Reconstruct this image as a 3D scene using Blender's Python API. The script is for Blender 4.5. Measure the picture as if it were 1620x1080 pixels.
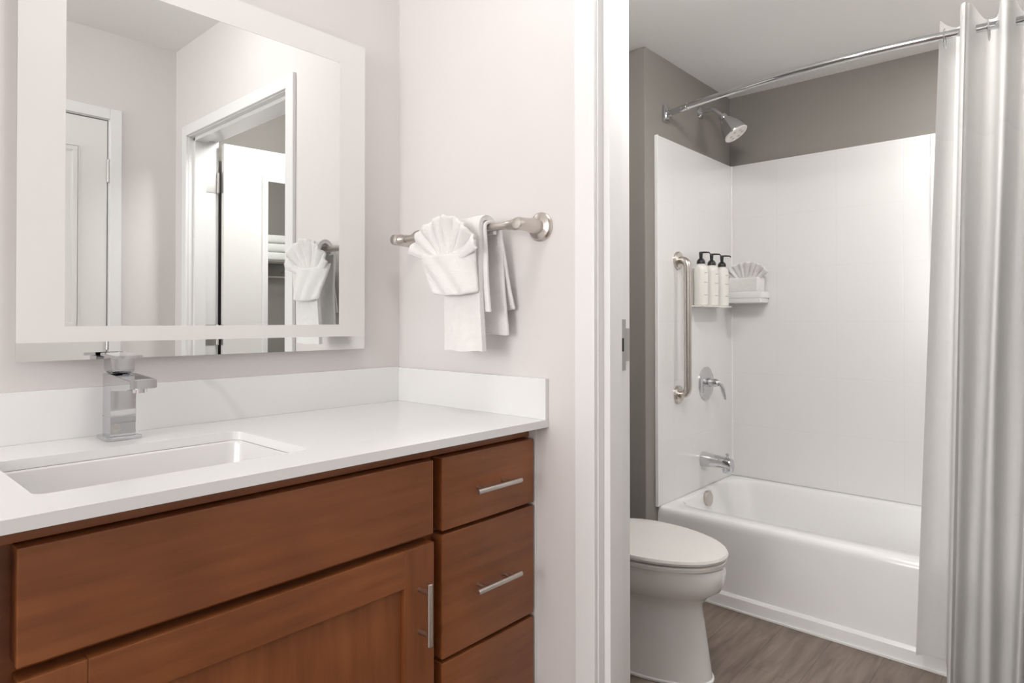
import bpy, bmesh, math, random
from mathutils import Vector, Matrix
random.seed(7)
PI = math.pi
for o in list(bpy.data.objects): bpy.data.objects.remove(o)
S = bpy.context.scene
COL = S.collection

# ------------------------------------------------------------------ camera
CAM = Vector((-1.2649, -1.5228, 1.1312))
yaw, pitch, roll, F_PX, SX, SY = map(float, (46.3755, 0.5476, -0.0092, 1015.02, -60.0, -43.353))
cy_, sy_ = math.cos(math.radians(yaw)), math.sin(math.radians(yaw))
cp_, sp_ = math.cos(math.radians(pitch)), math.sin(math.radians(pitch))
Fv = Vector((sy_ * cp_, cy_ * cp_, sp_)); Rv = Vector((cy_, -sy_, 0)); Uv = Rv.cross(Fv)
cd = bpy.data.cameras.new('camera'); cam = bpy.data.objects.new('camera', cd); COL.objects.link(cam)
cam.matrix_world = Matrix(((Rv.x, Uv.x, -Fv.x, CAM.x), (Rv.y, Uv.y, -Fv.y, CAM.y), (Rv.z, Uv.z, -Fv.z, CAM.z), (0, 0, 0, 1)))
cd.sensor_width = 36; cd.lens = F_PX * 36 / 1620
cd.shift_x = -SX / 1620; cd.shift_y = SY / 1620
cd.clip_start = 0.02
S.camera = cam

# ------------------------------------------------------------------ world, exposure, lights
w = bpy.data.worlds.new('world'); S.world = w; w.use_nodes = True
w.node_tree.nodes['Background'].inputs[0].default_value = (1, .98, .95, 1)
w.node_tree.nodes['Background'].inputs[1].default_value = 0.3
vs = S.view_settings; vs.view_transform = 'Standard'; vs.look = 'None'; vs.gamma = 1; vs.exposure = 0.0
vs.use_curve_mapping = False

def area(name, loc, size, power, target, color=(1, .96, .92), shape='DISK', size_y=None, spread=PI):
    l = bpy.data.lights.new(name, 'AREA'); l.shape = shape; l.size = size
    if size_y: l.size_y = size_y
    l.energy = power; l.color = color; l.spread = spread
    o = bpy.data.objects.new(name, l); COL.objects.link(o); o.location = loc
    o.rotation_euler = (Vector(target) - Vector(loc)).to_track_quat('-Z', 'Y').to_euler()
    return o
L_WIN_FILL = area('window_fill_light', (-3.97, -.88, 1.50), 1.30, 56, (0, -.95, 1.4), color=(1, .99, .985), shape='RECTANGLE', size_y=1.25)  # added fill from out of view, brightens faces turned to the left
L_TUB_FILL = area('tub_fill_light', (1.65, -1.45, 2.262), .13, 7, (1.65, -1.45, 0), color=(1, .975, .95))  # added fill over the tub, lifts the curtain and upper wall
LAMP_CEIL, LAMP_BATH = 26.0, 59.0     # radiance of the lamp diffusers
LAMP_COL = (1, .985, .975)

# ------------------------------------------------------------------ materials
MATS = {}
def lin(r, g, b):
    f = lambda c: (c / 255 / 12.92) if c / 255 <= .04045 else ((c / 255 + .055) / 1.055) ** 2.4
    return (f(r), f(g), f(b), 1)
def mat(name, color, rough=.5, metal=0, bump=None, bscale=200, bstr=.1, spec=None, coat=0, noise=0, nscale=5):
    m = bpy.data.materials.new(name); m.use_nodes = True
    nt = m.node_tree; b = nt.nodes['Principled BSDF']
    b.inputs['Base Color'].default_value = color if len(color) == 4 else (*color, 1)
    b.inputs['Roughness'].default_value = rough; b.inputs['Metallic'].default_value = metal
    if spec is not None: b.inputs['Specular IOR Level'].default_value = spec
    if coat: b.inputs['Coat Weight'].default_value = coat; b.inputs['Coat Roughness'].default_value = .12
    tc = nt.nodes.new('ShaderNodeTexCoord')
    if bump:
        n = nt.nodes.new('ShaderNodeTexNoise'); n.inputs['Scale'].default_value = bscale; n.inputs['Detail'].default_value = 3
        nt.links.new(tc.outputs['Object'], n.inputs['Vector'])
        bp = nt.nodes.new('ShaderNodeBump'); bp.inputs['Strength'].default_value = bstr; bp.inputs['Distance'].default_value = bump
        nt.links.new(n.outputs['Fac'], bp.inputs['Height']); nt.links.new(bp.outputs['Normal'], b.inputs['Normal'])
    if noise:
        n = nt.nodes.new('ShaderNodeTexNoise'); n.inputs['Scale'].default_value = nscale; n.inputs['Detail'].default_value = 4
        nt.links.new(tc.outputs['Object'], n.inputs['Vector'])
        r = nt.nodes.new('ShaderNodeValToRGB'); c = b.inputs['Base Color'].default_value
        r.color_ramp.elements[0].position = .3; r.color_ramp.elements[1].position = .7
        r.color_ramp.elements[0].color = (c[0] * (1 - noise), c[1] * (1 - noise), c[2] * (1 - noise), 1)
        r.color_ramp.elements[1].color = (min(1, c[0] * (1 + noise)), min(1, c[1] * (1 + noise)), min(1, c[2] * (1 + noise)), 1)
        nt.links.new(n.outputs['Fac'], r.inputs['Fac']); nt.links.new(r.outputs['Color'], b.inputs['Base Color'])
    MATS[name] = m
    return m
wall_m = mat('warm_white_paint', (.735, .703, .692), .75, bump=.001, bscale=350, bstr=.12, noise=.01)
ceil_m = mat('ceiling_paint', (.88, .87, .855), .85, bump=.001, bscale=250, bstr=.1)
gray_m = mat('taupe_paint', (.265, .246, .226), .7, bump=.001, bscale=350, bstr=.12, noise=.02)
trim_m = mat('white_trim_paint', (.83, .825, .82), .35, noise=.006)
door_m = mat('white_door_paint', (.80, .79, .77), .4, noise=.006)
acr_m = mat('white_acrylic', (.88, .875, .865), .16, coat=.3, noise=.004)
porc_m = mat('white_porcelain', (.80, .79, .78), .08, coat=.5, noise=.004)
seat_m = mat('toilet_seat_plastic', (.74, .72, .69), .28, noise=.004)
chrome_m = mat('chrome', (.64, .65, .67), .05, 1, noise=.01)
nickel_m = mat('brushed_nickel', (.62, .58, .54), .28, 1, bump=.0004, bscale=600, bstr=.1)
steel_m = mat('satin_steel', (.60, .59, .57), .3, 1, noise=.02)
mir_m = mat('mirror_glass', (.87, .89, .88), .0, 1)
frost_m = mat('frosted_glass', (.80, .79, .77), .38, noise=.005)
dark_m = mat('dark_gap', (.03, .02, .015), .8, noise=.05)
black_m = mat('black_plastic', (.015, .015, .017), .3, noise=.05)
label_m = mat('gray_print', (.42, .42, .42), .6, noise=.02)
bottle_m = mat('white_bottle_plastic', (.84, .82, .78), .3, noise=.005)
towel_m = mat('white_terry', (.86, .845, .83), .95, bump=.004, bscale=420, bstr=.6, noise=.02, nscale=60)
caulk_m = mat('white_caulk', (.80, .79, .77), .5, noise=.01)
body_m = mat('shower_head_plastic', (.55, .55, .54), .25, .7, noise=.02)

def quartz():
    m = mat('white_quartz', (.80, .795, .79), .22, coat=.15); nt = m.node_tree; b = nt.nodes['Principled BSDF']
    tc = nt.nodes.new('ShaderNodeTexCoord'); mp = nt.nodes.new('ShaderNodeMapping'); mp.inputs['Rotation'].default_value = (.3, .5, .6)
    n = nt.nodes.new('ShaderNodeTexNoise'); n.inputs['Scale'].default_value = 2.2; n.inputs['Detail'].default_value = 6
    wv = nt.nodes.new('ShaderNodeTexWave'); wv.inputs['Scale'].default_value = 1.1; wv.inputs['Distortion'].default_value = 9; wv.inputs['Detail'].default_value = 4
    r = nt.nodes.new('ShaderNodeValToRGB'); r.color_ramp.elements[0].position = .0; r.color_ramp.elements[0].color = (.70, .685, .665, 1)
    r.color_ramp.elements[1].position = .035; r.color_ramp.elements[1].color = (.84, .84, .835, 1)
    mx = nt.nodes.new('ShaderNodeMix'); mx.data_type = 'RGBA'
    mx.inputs['A'].default_value = (.84, .84, .835, 1)
    r2 = nt.nodes.new('ShaderNodeValToRGB'); r2.color_ramp.elements[0].position = .5; r2.color_ramp.elements[1].position = .68
    L = nt.links.new
    L(tc.outputs['Object'], mp.inputs['Vector']); L(mp.outputs[0], n.inputs['Vector']); L(mp.outputs[0], wv.inputs['Vector'])
    L(wv.outputs['Fac'], r.inputs['Fac']); L(n.outputs['Fac'], r2.inputs['Fac']); L(r2.outputs['Color'], mx.inputs['Factor'])
    L(r.outputs['Color'], mx.inputs['B']); L(mx.outputs['Result'], b.inputs['Base Color'])
    return m
quartz_m = quartz()

def wood(name, vertical=False):
    m = mat(name, (.2, .06, .02), .36, coat=.12); nt = m.node_tree; b = nt.nodes['Principled BSDF']; L = nt.links.new
    tc = nt.nodes.new('ShaderNodeTexCoord'); mp = nt.nodes.new('ShaderNodeMapping')
    mp.inputs['Scale'].default_value = (14, 14, 1.2) if vertical else (1.2, 14, 14)
    n = nt.nodes.new('ShaderNodeTexNoise'); n.inputs['Scale'].default_value = 3.5; n.inputs['Detail'].default_value = 7; n.inputs['Roughness'].default_value = .55
    n2 = nt.nodes.new('ShaderNodeTexNoise'); n2.inputs['Scale'].default_value = 4.0; n2.inputs['Detail'].default_value = 2
    r = nt.nodes.new('ShaderNodeValToRGB'); r.color_ramp.elements[0].position = .25; r.color_ramp.elements[0].color = (.215, .067, .018, 1)
    r.color_ramp.elements[1].position = .75; r.color_ramp.elements[1].color = (.335, .114, .035, 1)
    r2 = nt.nodes.new('ShaderNodeValToRGB'); r2.color_ramp.elements[0].position = .3; r2.color_ramp.elements[0].color = (.66, .60, .56, 1)
    r2.color_ramp.elements[1].position = .62; r2.color_ramp.elements[1].color = (1.0, 1.0, 1.0, 1)
    mx = nt.nodes.new('ShaderNodeMix'); mx.data_type = 'RGBA'; mx.blend_type = 'MULTIPLY'; mx.inputs['Factor'].default_value = .8
    L(tc.outputs['Object'], mp.inputs['Vector']); L(mp.outputs[0], n.inputs['Vector']); L(tc.outputs['Object'], n2.inputs['Vector'])
    L(n.outputs['Fac'], r.inputs['Fac']); L(n2.outputs['Fac'], r2.inputs['Fac'])
    L(r.outputs['Color'], mx.inputs['A']); L(r2.outputs['Color'], mx.inputs['B']); L(mx.outputs['Result'], b.inputs['Base Color'])
    return m
wood_m = wood('stained_maple'); woodv_m = wood('stained_maple_upright', True)

def floor_mat():
    m = mat('vinyl_plank', (.16, .12, .10), .42); nt = m.node_tree; b = nt.nodes['Principled BSDF']; L = nt.links.new
    tc = nt.nodes.new('ShaderNodeTexCoord')
    br = nt.nodes.new('ShaderNodeTexBrick'); br.inputs['Scale'].default_value = 1; br.inputs['Brick Width'].default_value = 1.2
    br.inputs['Row Height'].default_value = .16; br.inputs['Mortar Size'].default_value = .0012
    br.inputs['Color1'].default_value = (.93, .93, .93, 1); br.inputs['Color2'].default_value = (1, 1, 1, 1); br.inputs['Mortar'].default_value = (.6, .6, .6, 1)
    mp = nt.nodes.new('ShaderNodeMapping'); mp.inputs['Scale'].default_value = (1.6, 13, 1)
    n = nt.nodes.new('ShaderNodeTexNoise'); n.inputs['Scale'].default_value = 3; n.inputs['Detail'].default_value = 8; n.inputs['Distortion'].default_value = .5
    r = nt.nodes.new('ShaderNodeValToRGB'); r.color_ramp.elements[0].position = .28; r.color_ramp.elements[0].color = (.13, .094, .072, 1)
    r.color_ramp.elements[1].position = .75; r.color_ramp.elements[1].color = (.27, .21, .172, 1)
    mx = nt.nodes.new('ShaderNodeMix'); mx.data_type = 'RGBA'; mx.blend_type = 'MULTIPLY'; mx.inputs['Factor'].default_value = 1
    L(tc.outputs['Object'], br.inputs['Vector']); L(tc.outputs['Object'], mp.inputs['Vector']); L(mp.outputs[0], n.inputs['Vector'])
    L(n.outputs['Fac'], r.inputs['Fac']); L(r.outputs['Color'], mx.inputs['A']); L(br.outputs['Color'], mx.inputs['B'])
    L(mx.outputs['Result'], b.inputs['Base Color'])
    return m
floor_m = floor_mat()

def surround_mat(axis):
    # white acrylic panel pressed with a faint square tile pattern
    m = mat('tile_pattern_acrylic_' + axis, (.84, .83, .82), .2, coat=.25); nt = m.node_tree; b = nt.nodes['Principled BSDF']; L = nt.links.new
    tc = nt.nodes.new('ShaderNodeTexCoord'); sp = nt.nodes.new('ShaderNodeSeparateXYZ'); cb = nt.nodes.new('ShaderNodeCombineXYZ')
    L(tc.outputs['Object'], sp.inputs[0]); L(sp.outputs['X' if axis == 'x' else 'Y'], cb.inputs[0]); L(sp.outputs['Z'], cb.inputs[1])
    br = nt.nodes.new('ShaderNodeTexBrick'); br.offset = 0; br.inputs['Scale'].default_value = 1
    br.inputs['Brick Width'].default_value = .262; br.inputs['Row Height'].default_value = .262; br.inputs['Mortar Size'].default_value = .003; br.inputs['Mortar Smooth'].default_value = .6
    br.inputs['Color1'].default_value = (1, 1, 1, 1); br.inputs['Color2'].default_value = (1, 1, 1, 1); br.inputs['Mortar'].default_value = (0, 0, 0, 1)
    L(cb.outputs[0], br.inputs['Vector'])
    bp = nt.nodes.new('ShaderNodeBump'); bp.inputs['Strength'].default_value = .11; bp.inputs['Distance'].default_value = .002
    L(br.outputs['Color'], bp.inputs['Height']); L(bp.outputs['Normal'], b.inputs['Normal'])
    mx = nt.nodes.new('ShaderNodeMix'); mx.data_type = 'RGBA'
    mx.inputs['A'].default_value = (.81, .80, .79, 1); mx.inputs['B'].default_value = (.83, .82, .81, 1)
    L(br.outputs['Color'], mx.inputs['Factor']); L(mx.outputs['Result'], b.inputs['Base Color'])
    return m
surx_m = surround_mat('x'); sury_m = surround_mat('y')

def curtain_mat(name, trans, waffle, alpha=0):
    m = bpy.data.materials.new(name); m.use_nodes = True; nt = m.node_tree; L = nt.links.new
    for n in list(nt.nodes): nt.nodes.remove(n)
    out = nt.nodes.new('ShaderNodeOutputMaterial'); d = nt.nodes.new('ShaderNodeBsdfDiffuse'); t = nt.nodes.new('ShaderNodeBsdfTranslucent')
    mx = nt.nodes.new('ShaderNodeMixShader'); mx.inputs[0].default_value = trans
    n = nt.nodes.new('ShaderNodeTexNoise'); n.inputs['Scale'].default_value = 40
    r = nt.nodes.new('ShaderNodeValToRGB'); r.color_ramp.elements[0].color = (.89, .885, .875, 1); r.color_ramp.elements[1].color = (.93, .925, .915, 1)
    tc = nt.nodes.new('ShaderNodeTexCoord'); L(tc.outputs['Object'], n.inputs['Vector']); L(n.outputs['Fac'], r.inputs['Fac'])
    L(r.outputs['Color'], d.inputs['Color']); L(r.outputs['Color'], t.inputs['Color'])
    v = nt.nodes.new('ShaderNodeTexVoronoi'); v.inputs['Scale'].default_value = waffle; v.distance = 'CHEBYCHEV'
    L(tc.outputs['Object'], v.inputs['Vector'])
    bp = nt.nodes.new('ShaderNodeBump'); bp.inputs['Strength'].default_value = .25; bp.inputs['Distance'].default_value = .0015
    L(v.outputs['Distance'], bp.inputs['Height']); L(bp.outputs['Normal'], d.inputs['Normal'])
    L(d.outputs[0], mx.inputs[1]); L(t.outputs[0], mx.inputs[2])
    if alpha:
        tr = nt.nodes.new('ShaderNodeBsdfTransparent'); m2 = nt.nodes.new('ShaderNodeMixShader'); m2.inputs[0].default_value = alpha
        L(mx.outputs[0], m2.inputs[1]); L(tr.outputs[0], m2.inputs[2]); L(m2.outputs[0], out.inputs[0])
    else: L(mx.outputs[0], out.inputs[0])
    return m
curt_m = curtain_mat('waffle_fabric', .50, 160); sheer_m = curtain_mat('sheer_voile', .50, 500, .03)

def emit(name, col, s):
    m = bpy.data.materials.new(name); m.use_nodes = True; nt = m.node_tree; b = nt.nodes['Principled BSDF']
    b.inputs['Base Color'].default_value = (.8, .8, .8, 1); b.inputs['Emission Color'].default_value = (*col, 1); b.inputs['Emission Strength'].default_value = s
    return m
glow_c = emit('ceiling_lamp_diffuser', LAMP_COL, LAMP_CEIL); glow_b = emit('bathroom_lamp_diffuser', LAMP_COL, LAMP_BATH)

# ------------------------------------------------------------------ mesh helpers
OFF = {}
def finish(o, bm, off):
    bmesh.ops.translate(bm, verts=bm.verts, vec=-off)
    bm.to_mesh(o.data); bm.free(); OFF[o.name] = off
def obj(name, bm, m, parent=None, smooth=False, label=None, origin=None):
    me = bpy.data.meshes.new(name); o = bpy.data.objects.new(name, me); COL.objects.link(o)
    ms = m if isinstance(m, (list, tuple)) else [m]
    for x in ms: me.materials.append(x)
    bmesh.ops.recalc_face_normals(bm, faces=bm.faces)
    if smooth:
        for f in bm.faces: f.smooth = True
        for e in bm.edges:
            if len(e.link_faces) == 2 and e.calc_face_angle(0) > math.radians(38): e.smooth = False
    if parent is not None:
        o.parent = parent; off = OFF[parent.name]; finish(o, bm, off)
    else:
        if origin is None:
            xs = [v.co for v in bm.verts]
            lo = Vector((min(v.x for v in xs), min(v.y for v in xs), min(v.z for v in xs))); hi = Vector((max(v.x for v in xs), max(v.y for v in xs), 0))
            origin = Vector(((lo.x + hi.x) / 2, (lo.y + hi.y) / 2, lo.z))
        origin = Vector(origin); o.location = origin; finish(o, bm, origin)
    if label: o['label'] = label
    return o
def thing(name, label, cat, loc, group=None):
    o = bpy.data.objects.new(name, None); COL.objects.link(o); o.location = loc; o.empty_display_size = .05
    o['label'] = label; o['category'] = cat; OFF[o.name] = Vector(loc)
    if group: o['group'] = group
    return o
def tag(o, label, cat, group=None):
    o['label'] = label; o['category'] = cat
    if group: o['group'] = group
    return o
def struct(o):
    o['kind'] = 'structure'; return o
def sthing(name, loc):
    o = bpy.data.objects.new(name, None); COL.objects.link(o); o.location = loc; OFF[o.name] = Vector(loc); o['kind'] = 'structure'; return o

def box(bm, x0, x1, y0, y1, z0, z1, bev=0, seg=2):
    t = bmesh.new()
    vs_ = [t.verts.new((x, y, z)) for z in (z0, z1) for y in (y0, y1) for x in (x0, x1)]
    for f in ((0, 2, 3, 1), (4, 5, 7, 6), (0, 1, 5, 4), (2, 6, 7, 3), (0, 4, 6, 2), (1, 3, 7, 5)): t.faces.new([vs_[i] for i in f])
    if bev: bmesh.ops.bevel(t, geom=list(t.edges), offset=bev, segments=seg, affect='EDGES', profile=.6)
    merge(bm, t); return bm
def merge(bm, t):
    me = bpy.data.meshes.new('tmp'); t.to_mesh(me); t.free(); bm.from_mesh(me); bpy.data.meshes.remove(me)
def B(*a, **k): return box(bmesh.new(), *a, **k)
def skin(bm, rings, cap0=True, cap1=True, closed=True):
    R = [[bm.verts.new(p) for p in r] for r in rings]; n = len(rings[0])
    for a, b in zip(R, R[1:]):
        for i in range(n if closed else n - 1):
            j = (i + 1) % n
            bm.faces.new((a[i], a[j], b[j], b[i]))
    if cap0: bm.faces.new(R[0][::-1])
    if cap1: bm.faces.new(R[-1])
    return bm
def frame_for(d):
    d = d.normalized(); a = Vector((0, 0, 1)) if abs(d.z) < .9 else Vector((1, 0, 0))
    u = d.cross(a).normalized(); return u, d.cross(u).normalized()
def tube(bm, pts, r, n=16, caps=True):
    pts = [Vector(p) for p in pts]; rs = r if isinstance(r, (list, tuple)) else [r] * len(pts)
    rings = []; u = None
    for i, p in enumerate(pts):
        d = (pts[min(i + 1, len(pts) - 1)] - pts[max(i - 1, 0)]).normalized()
        if u is None: u, v = frame_for(d)
        else:
            u = (u - d * u.dot(d)).normalized(); v = d.cross(u).normalized()
        rings.append([p + (u * math.cos(2 * PI * k / n) + v * math.sin(2 * PI * k / n)) * rs[i] for k in range(n)])
    return skin(bm, rings, caps, caps)
def lathe(bm, c, axis, prof, n=32, sx=1, sy=1):
    # prof: (distance along the axis, radius)
    c = Vector(c); axis = Vector(axis).normalized(); u, v = frame_for(axis)
    rings = [[c + axis * h + (u * math.cos(2 * PI * k / n) * sx + v * math.sin(2 * PI * k / n) * sy) * max(r, .0001) for k in range(n)] for h, r in prof]
    return skin(bm, rings)
def arc(pts_corner, r, n=6):
    # round the inner corners of a polyline
    P = [Vector(p) for p in pts_corner]; out = [P[0]]
    for a, b, c in zip(P, P[1:], P[2:]):
        d1 = (a - b).normalized(); d2 = (c - b).normalized(); ang = d1.angle(d2); t = r / math.tan(ang / 2)
        p1 = b + d1 * t; p2 = b + d2 * t
        for k in range(n + 1):
            s = k / n; out.append((1 - s) ** 2 * p1 + 2 * s * (1 - s) * b + s * s * p2)
    out.append(P[-1]); return out
def rrect(x0, x1, y0, y1, z, r, n=5):
    out = []
    for cx, cy, a0 in ((x1 - r, y1 - r, 0), (x0 + r, y1 - r, PI / 2), (x0 + r, y0 + r, PI), (x1 - r, y0 + r, 1.5 * PI)):
        for k in range(n + 1):
            a = a0 + PI / 2 * k / n; out.append(Vector((cx + r * math.cos(a), cy + r * math.sin(a), z)))
    return out
def slab_hole(bm, outer, inner, z0, z1):
    lo, li = [Vector((p[0], p[1], z1)) for p in outer], [Vector((p[0], p[1], z1)) for p in inner]
    t = bmesh.new(); es = []
    for loop in (lo, li):
        vs_ = [t.verts.new(p) for p in loop]
        for i in range(len(vs_)): es.append(t.edges.new((vs_[i], vs_[(i + 1) % len(vs_)])))
    bmesh.ops.triangle_fill(t, use_beauty=True, use_dissolve=False, edges=es)
    r = bmesh.ops.extrude_face_region(t, geom=list(t.faces))
    bmesh.ops.translate(t, verts=[g for g in r['geom'] if isinstance(g, bmesh.types.BMVert)], vec=(0, 0, z0 - z1))
    merge(bm, t); return bm

# ------------------------------------------------------------------ dimensions
WT = .13                 # thickness of the wall between vanity and bathroom
YJ0, YJ1 = -.713, -1.607 # doorway jamb faces
HZ = 2.0                 # doorway head
CZ, BZ = 2.447, 2.28     # ceilings
YV = -1.765              # wall opposite the mirror
XL = -4.0
XS, YF, X3, YE = 1.17, -.192, 2.054, -1.716
YB = .03
TOPZ, TH, CD = .888, .018, .57

# ------------------------------------------------------------------ structure
struct(obj('floor', B(XL, X3 + .12, YV - .12, .15, -.06, 0), floor_m))
struct(obj('ceiling', B(XL, WT * .5, YV - .12, .12, CZ, CZ + .06), ceil_m))
struct(obj('ceiling_bathroom', B(WT * .5, X3 + .12, YV - .12, .15, BZ, BZ + .06), ceil_m))
struct(obj('wall_back', B(XL, 0, 0, .12, 0, CZ), wall_m))
bm = bmesh.new(); wy0, wy1, wz0, wz1 = -1.55, -.21, .85, 2.15
box(bm, XL - .1, XL, YV - .12, wy0, 0, CZ); box(bm, XL - .1, XL, wy1, .12, 0, CZ); box(bm, XL - .1, XL, wy0, wy1, 0, wz0); box(bm, XL - .1, XL, wy0, wy1, wz1, CZ)
struct(obj('wall_left', bm, wall_m))
wn = sthing('fill_window_1', (XL, (wy0 + wy1) / 2, wz0)); bm = bmesh.new()  # unseen window, added to carry the side fill light
for a in ((wy0, wy0 + .05, wz0, wz1), (wy1 - .05, wy1, wz0, wz1), (wy0 + .05, wy1 - .05, wz0, wz0 + .05), (wy0 + .05, wy1 - .05, wz1 - .05, wz1), (wy0 + .05, wy1 - .05, 1.48, 1.52)): box(bm, XL - .09, XL - .04, a[0], a[1], a[2], a[3])
obj('fill_window_frame', bm, trim_m, wn)
obj('fill_window_sill', B(XL - .04, XL + .06, wy0 - .03, wy1 + .03, wz0 - .03, wz0 - .0005, bev=.004), trim_m, wn)
gl = bpy.data.materials.new('fill_window_glass'); gl.use_nodes = True; g_ = gl.node_tree.nodes['Principled BSDF']; g_.inputs['Transmission Weight'].default_value = 1; g_.inputs['Roughness'].default_value = 0; g_.inputs['IOR'].default_value = 1.45
obj('fill_window_pane', B(XL - .068, XL - .062, wy0 + .05, wy1 - .05, wz0 + .05, wz1 - .05), gl, wn)
bm = bmesh.new()
box(bm, 0, WT, YJ0 + .02, .12, 0, CZ); box(bm, 0, WT, YV - .12, YJ1 - .02, 0, CZ); box(bm, 0, WT, YJ1 - .02, YJ0 + .02, HZ + .02, CZ)
for f in bm.faces:
    if f.calc_center_median().x > WT - .001: f.material_index = 1
struct(obj('wall_right', bm, [wall_m, gray_m]))
DX0, DX1, DZ = -1.115, -.300, 2.045
bm = bmesh.new(); box(bm, XL, DX0 - .02, YV - .12, YV, 0, CZ); box(bm, DX1 + .02, 0, YV - .12, YV, 0, CZ); box(bm, DX0 - .02, DX1 + .02, YV - .12, YV, DZ + .02, CZ)
struct(obj('wall_front', bm, wall_m))
struct(obj('wall_bathroom_back', B(WT, XS, YB, YB + .1, 0, BZ), gray_m))
struct(obj('wall_bathroom_plumbing', B(XS, X3, YF, YB + .1, 0, BZ, bev=.004), gray_m))
struct(obj('wall_bathroom_right', B(X3, X3 + .12, YE - .1, YB + .1, 0, BZ), gray_m))
struct(obj('wall_bathroom_front', B(WT, X3, YE - .1, YE, 0, BZ), gray_m))
struct(obj('baseboard_right', B(-.012, 0, -.655, -.533, 0, .09, bev=.003), trim_m))
struct(obj('baseboard_bathroom', B(WT, XS, YB - .012, YB, 0, .09, bev=.003), trim_m))

# bathroom doorway: casing, jambs, stops
fr = sthing('trim_1', (0, YJ0, 0))
CO0, CO1 = -.656, -1.657; CT = 2.052
bm = bmesh.new()
for x0, x1 in ((-.015, 0), (WT, WT + .014)):
    box(bm, x0, x1, YJ0 + .003, CO0, 0, CT, bev=.003); box(bm, x0, x1, CO1, YJ1 - .003, 0, CT, bev=.003)
    box(bm, x0, x1, YJ1 - .003, YJ0 + .003, HZ + .003, CT, bev=.003)
obj('casing', bm, trim_m, fr)
bm = bmesh.new(); box(bm, -.002, WT, YJ0, YJ0 + .0195, 0, HZ); box(bm, -.002, WT, YJ1 - .0195, YJ1, 0, HZ); box(bm, -.002, WT, YJ1 - .0195, YJ0 + .0195, HZ, HZ + .0195)
obj('jamb', bm, trim_m, fr)
bm = bmesh.new(); box(bm, .020, .074, YJ0 - .017, YJ0, 0, HZ, bev=.002); box(bm, .020, .074, YJ1, YJ1 + .017, 0, HZ, bev=.002); box(bm, .020, .074, YJ1, YJ0, HZ - .017, HZ, bev=.002)
obj('door_stop', bm, trim_m, fr)
zs = 1.072
bm = bmesh.new(); box(bm, .086, .116, YJ0 - .0025, YJ0, zs - .062, zs + .062, bev=.0008); box(bm, .116, WT + .004, YJ0 - .0025, YJ0, zs - .040, zs + .040, bev=.0008)
sp = obj('strike_plate', bm, steel_m, fr, label='satin metal strike plate')
obj('latch_hole', B(.094, .106, YJ0 - .0032, YJ0 - .0026, zs - .016, zs + .016), black_m, sp)

# bathroom door, open into the bathroom
HX, HY = WT + .008, YJ1 + .012
dr = sthing('door_1', (HX, HY, 0)); ang = math.radians(6.5)
def door_local(name, bm, m, parent, smooth=False, label=None):
    # bm given in door space: x along the slab from the hinge, y through the thickness
    bmesh.ops.transform(bm, matrix=Matrix.Translation((HX, HY, 0)) @ Matrix.Rotation(ang, 4, 'Z'), verts=bm.verts)
    return obj(name, bm, m, parent, smooth, label)
DW = .865
door_local('slab', B(.012, DW, 0.002, .037, .012, HZ - .012, bev=.0015), door_m, dr)
for zc in (1.80, 1.06, .25):
    h = obj('hinge', lathe(bmesh.new(), (HX - .002, HY - .004, zc - .052), (0, 0, 1), [(0, .003), (.003, .0065), (.101, .0065), (.104, .003)], 14), steel_m, dr, True, 'satin metal hinge')
    obj('jamb_leaf', B(.079, WT + .003, YJ1, YJ1 + .0025, zc - .050, zc + .050, bev=.0008), steel_m, h)
    door_local('door_leaf', B(.0095, .012, .004, .036, zc - .05, zc + .05, bev=.0008), steel_m, h)
for s, y0 in ((1, .037), (-1, .002)):
    k = door_local('door_handle', lathe(bmesh.new(), (DW - .065, y0, .98), (0, s, 0), [(0, .032), (.006, .032), (.008, .012), (.04, .011), (.045, .0115), (.055, .008)], 20), nickel_m, dr, True)
    door_local('lever', tube(bmesh.new(), [(DW - .065, y0 + s * .045, .98), (DW - .10, y0 + s * .05, .98), (DW - .175, y0 + s * .05, .98)], [.009, .008, .006]), nickel_m, k, True)
# mirror hung on the open door
dm = thing('door_mirror', 'tall narrow white-framed mirror hung on the open bathroom door, seen in the vanity mirror', 'mirror', (HX + .45 * math.cos(ang), HY + .45 * math.sin(ang), .35))
mx0, mx1, mz0, mz1, my = .200, .600, .40, 1.86, .038
bm = bmesh.new()
for a in ((mx0, mx0 + .028, mz0, mz1), (mx1 - .028, mx1, mz0, mz1), (mx0 + .028, mx1 - .028, mz0, mz0 + .028), (mx0 + .028, mx1 - .028, mz1 - .028, mz1)):
    box(bm, a[0], a[1], my, my + .012, a[2], a[3], bev=.002)
door_local('mirror_frame', bm, trim_m, dm)
door_local('mirror_pane', B(mx0 + .02, mx1 - .02, my + .001, my + .006, mz0 + .02, mz1 - .02), mir_m, dm)

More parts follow.
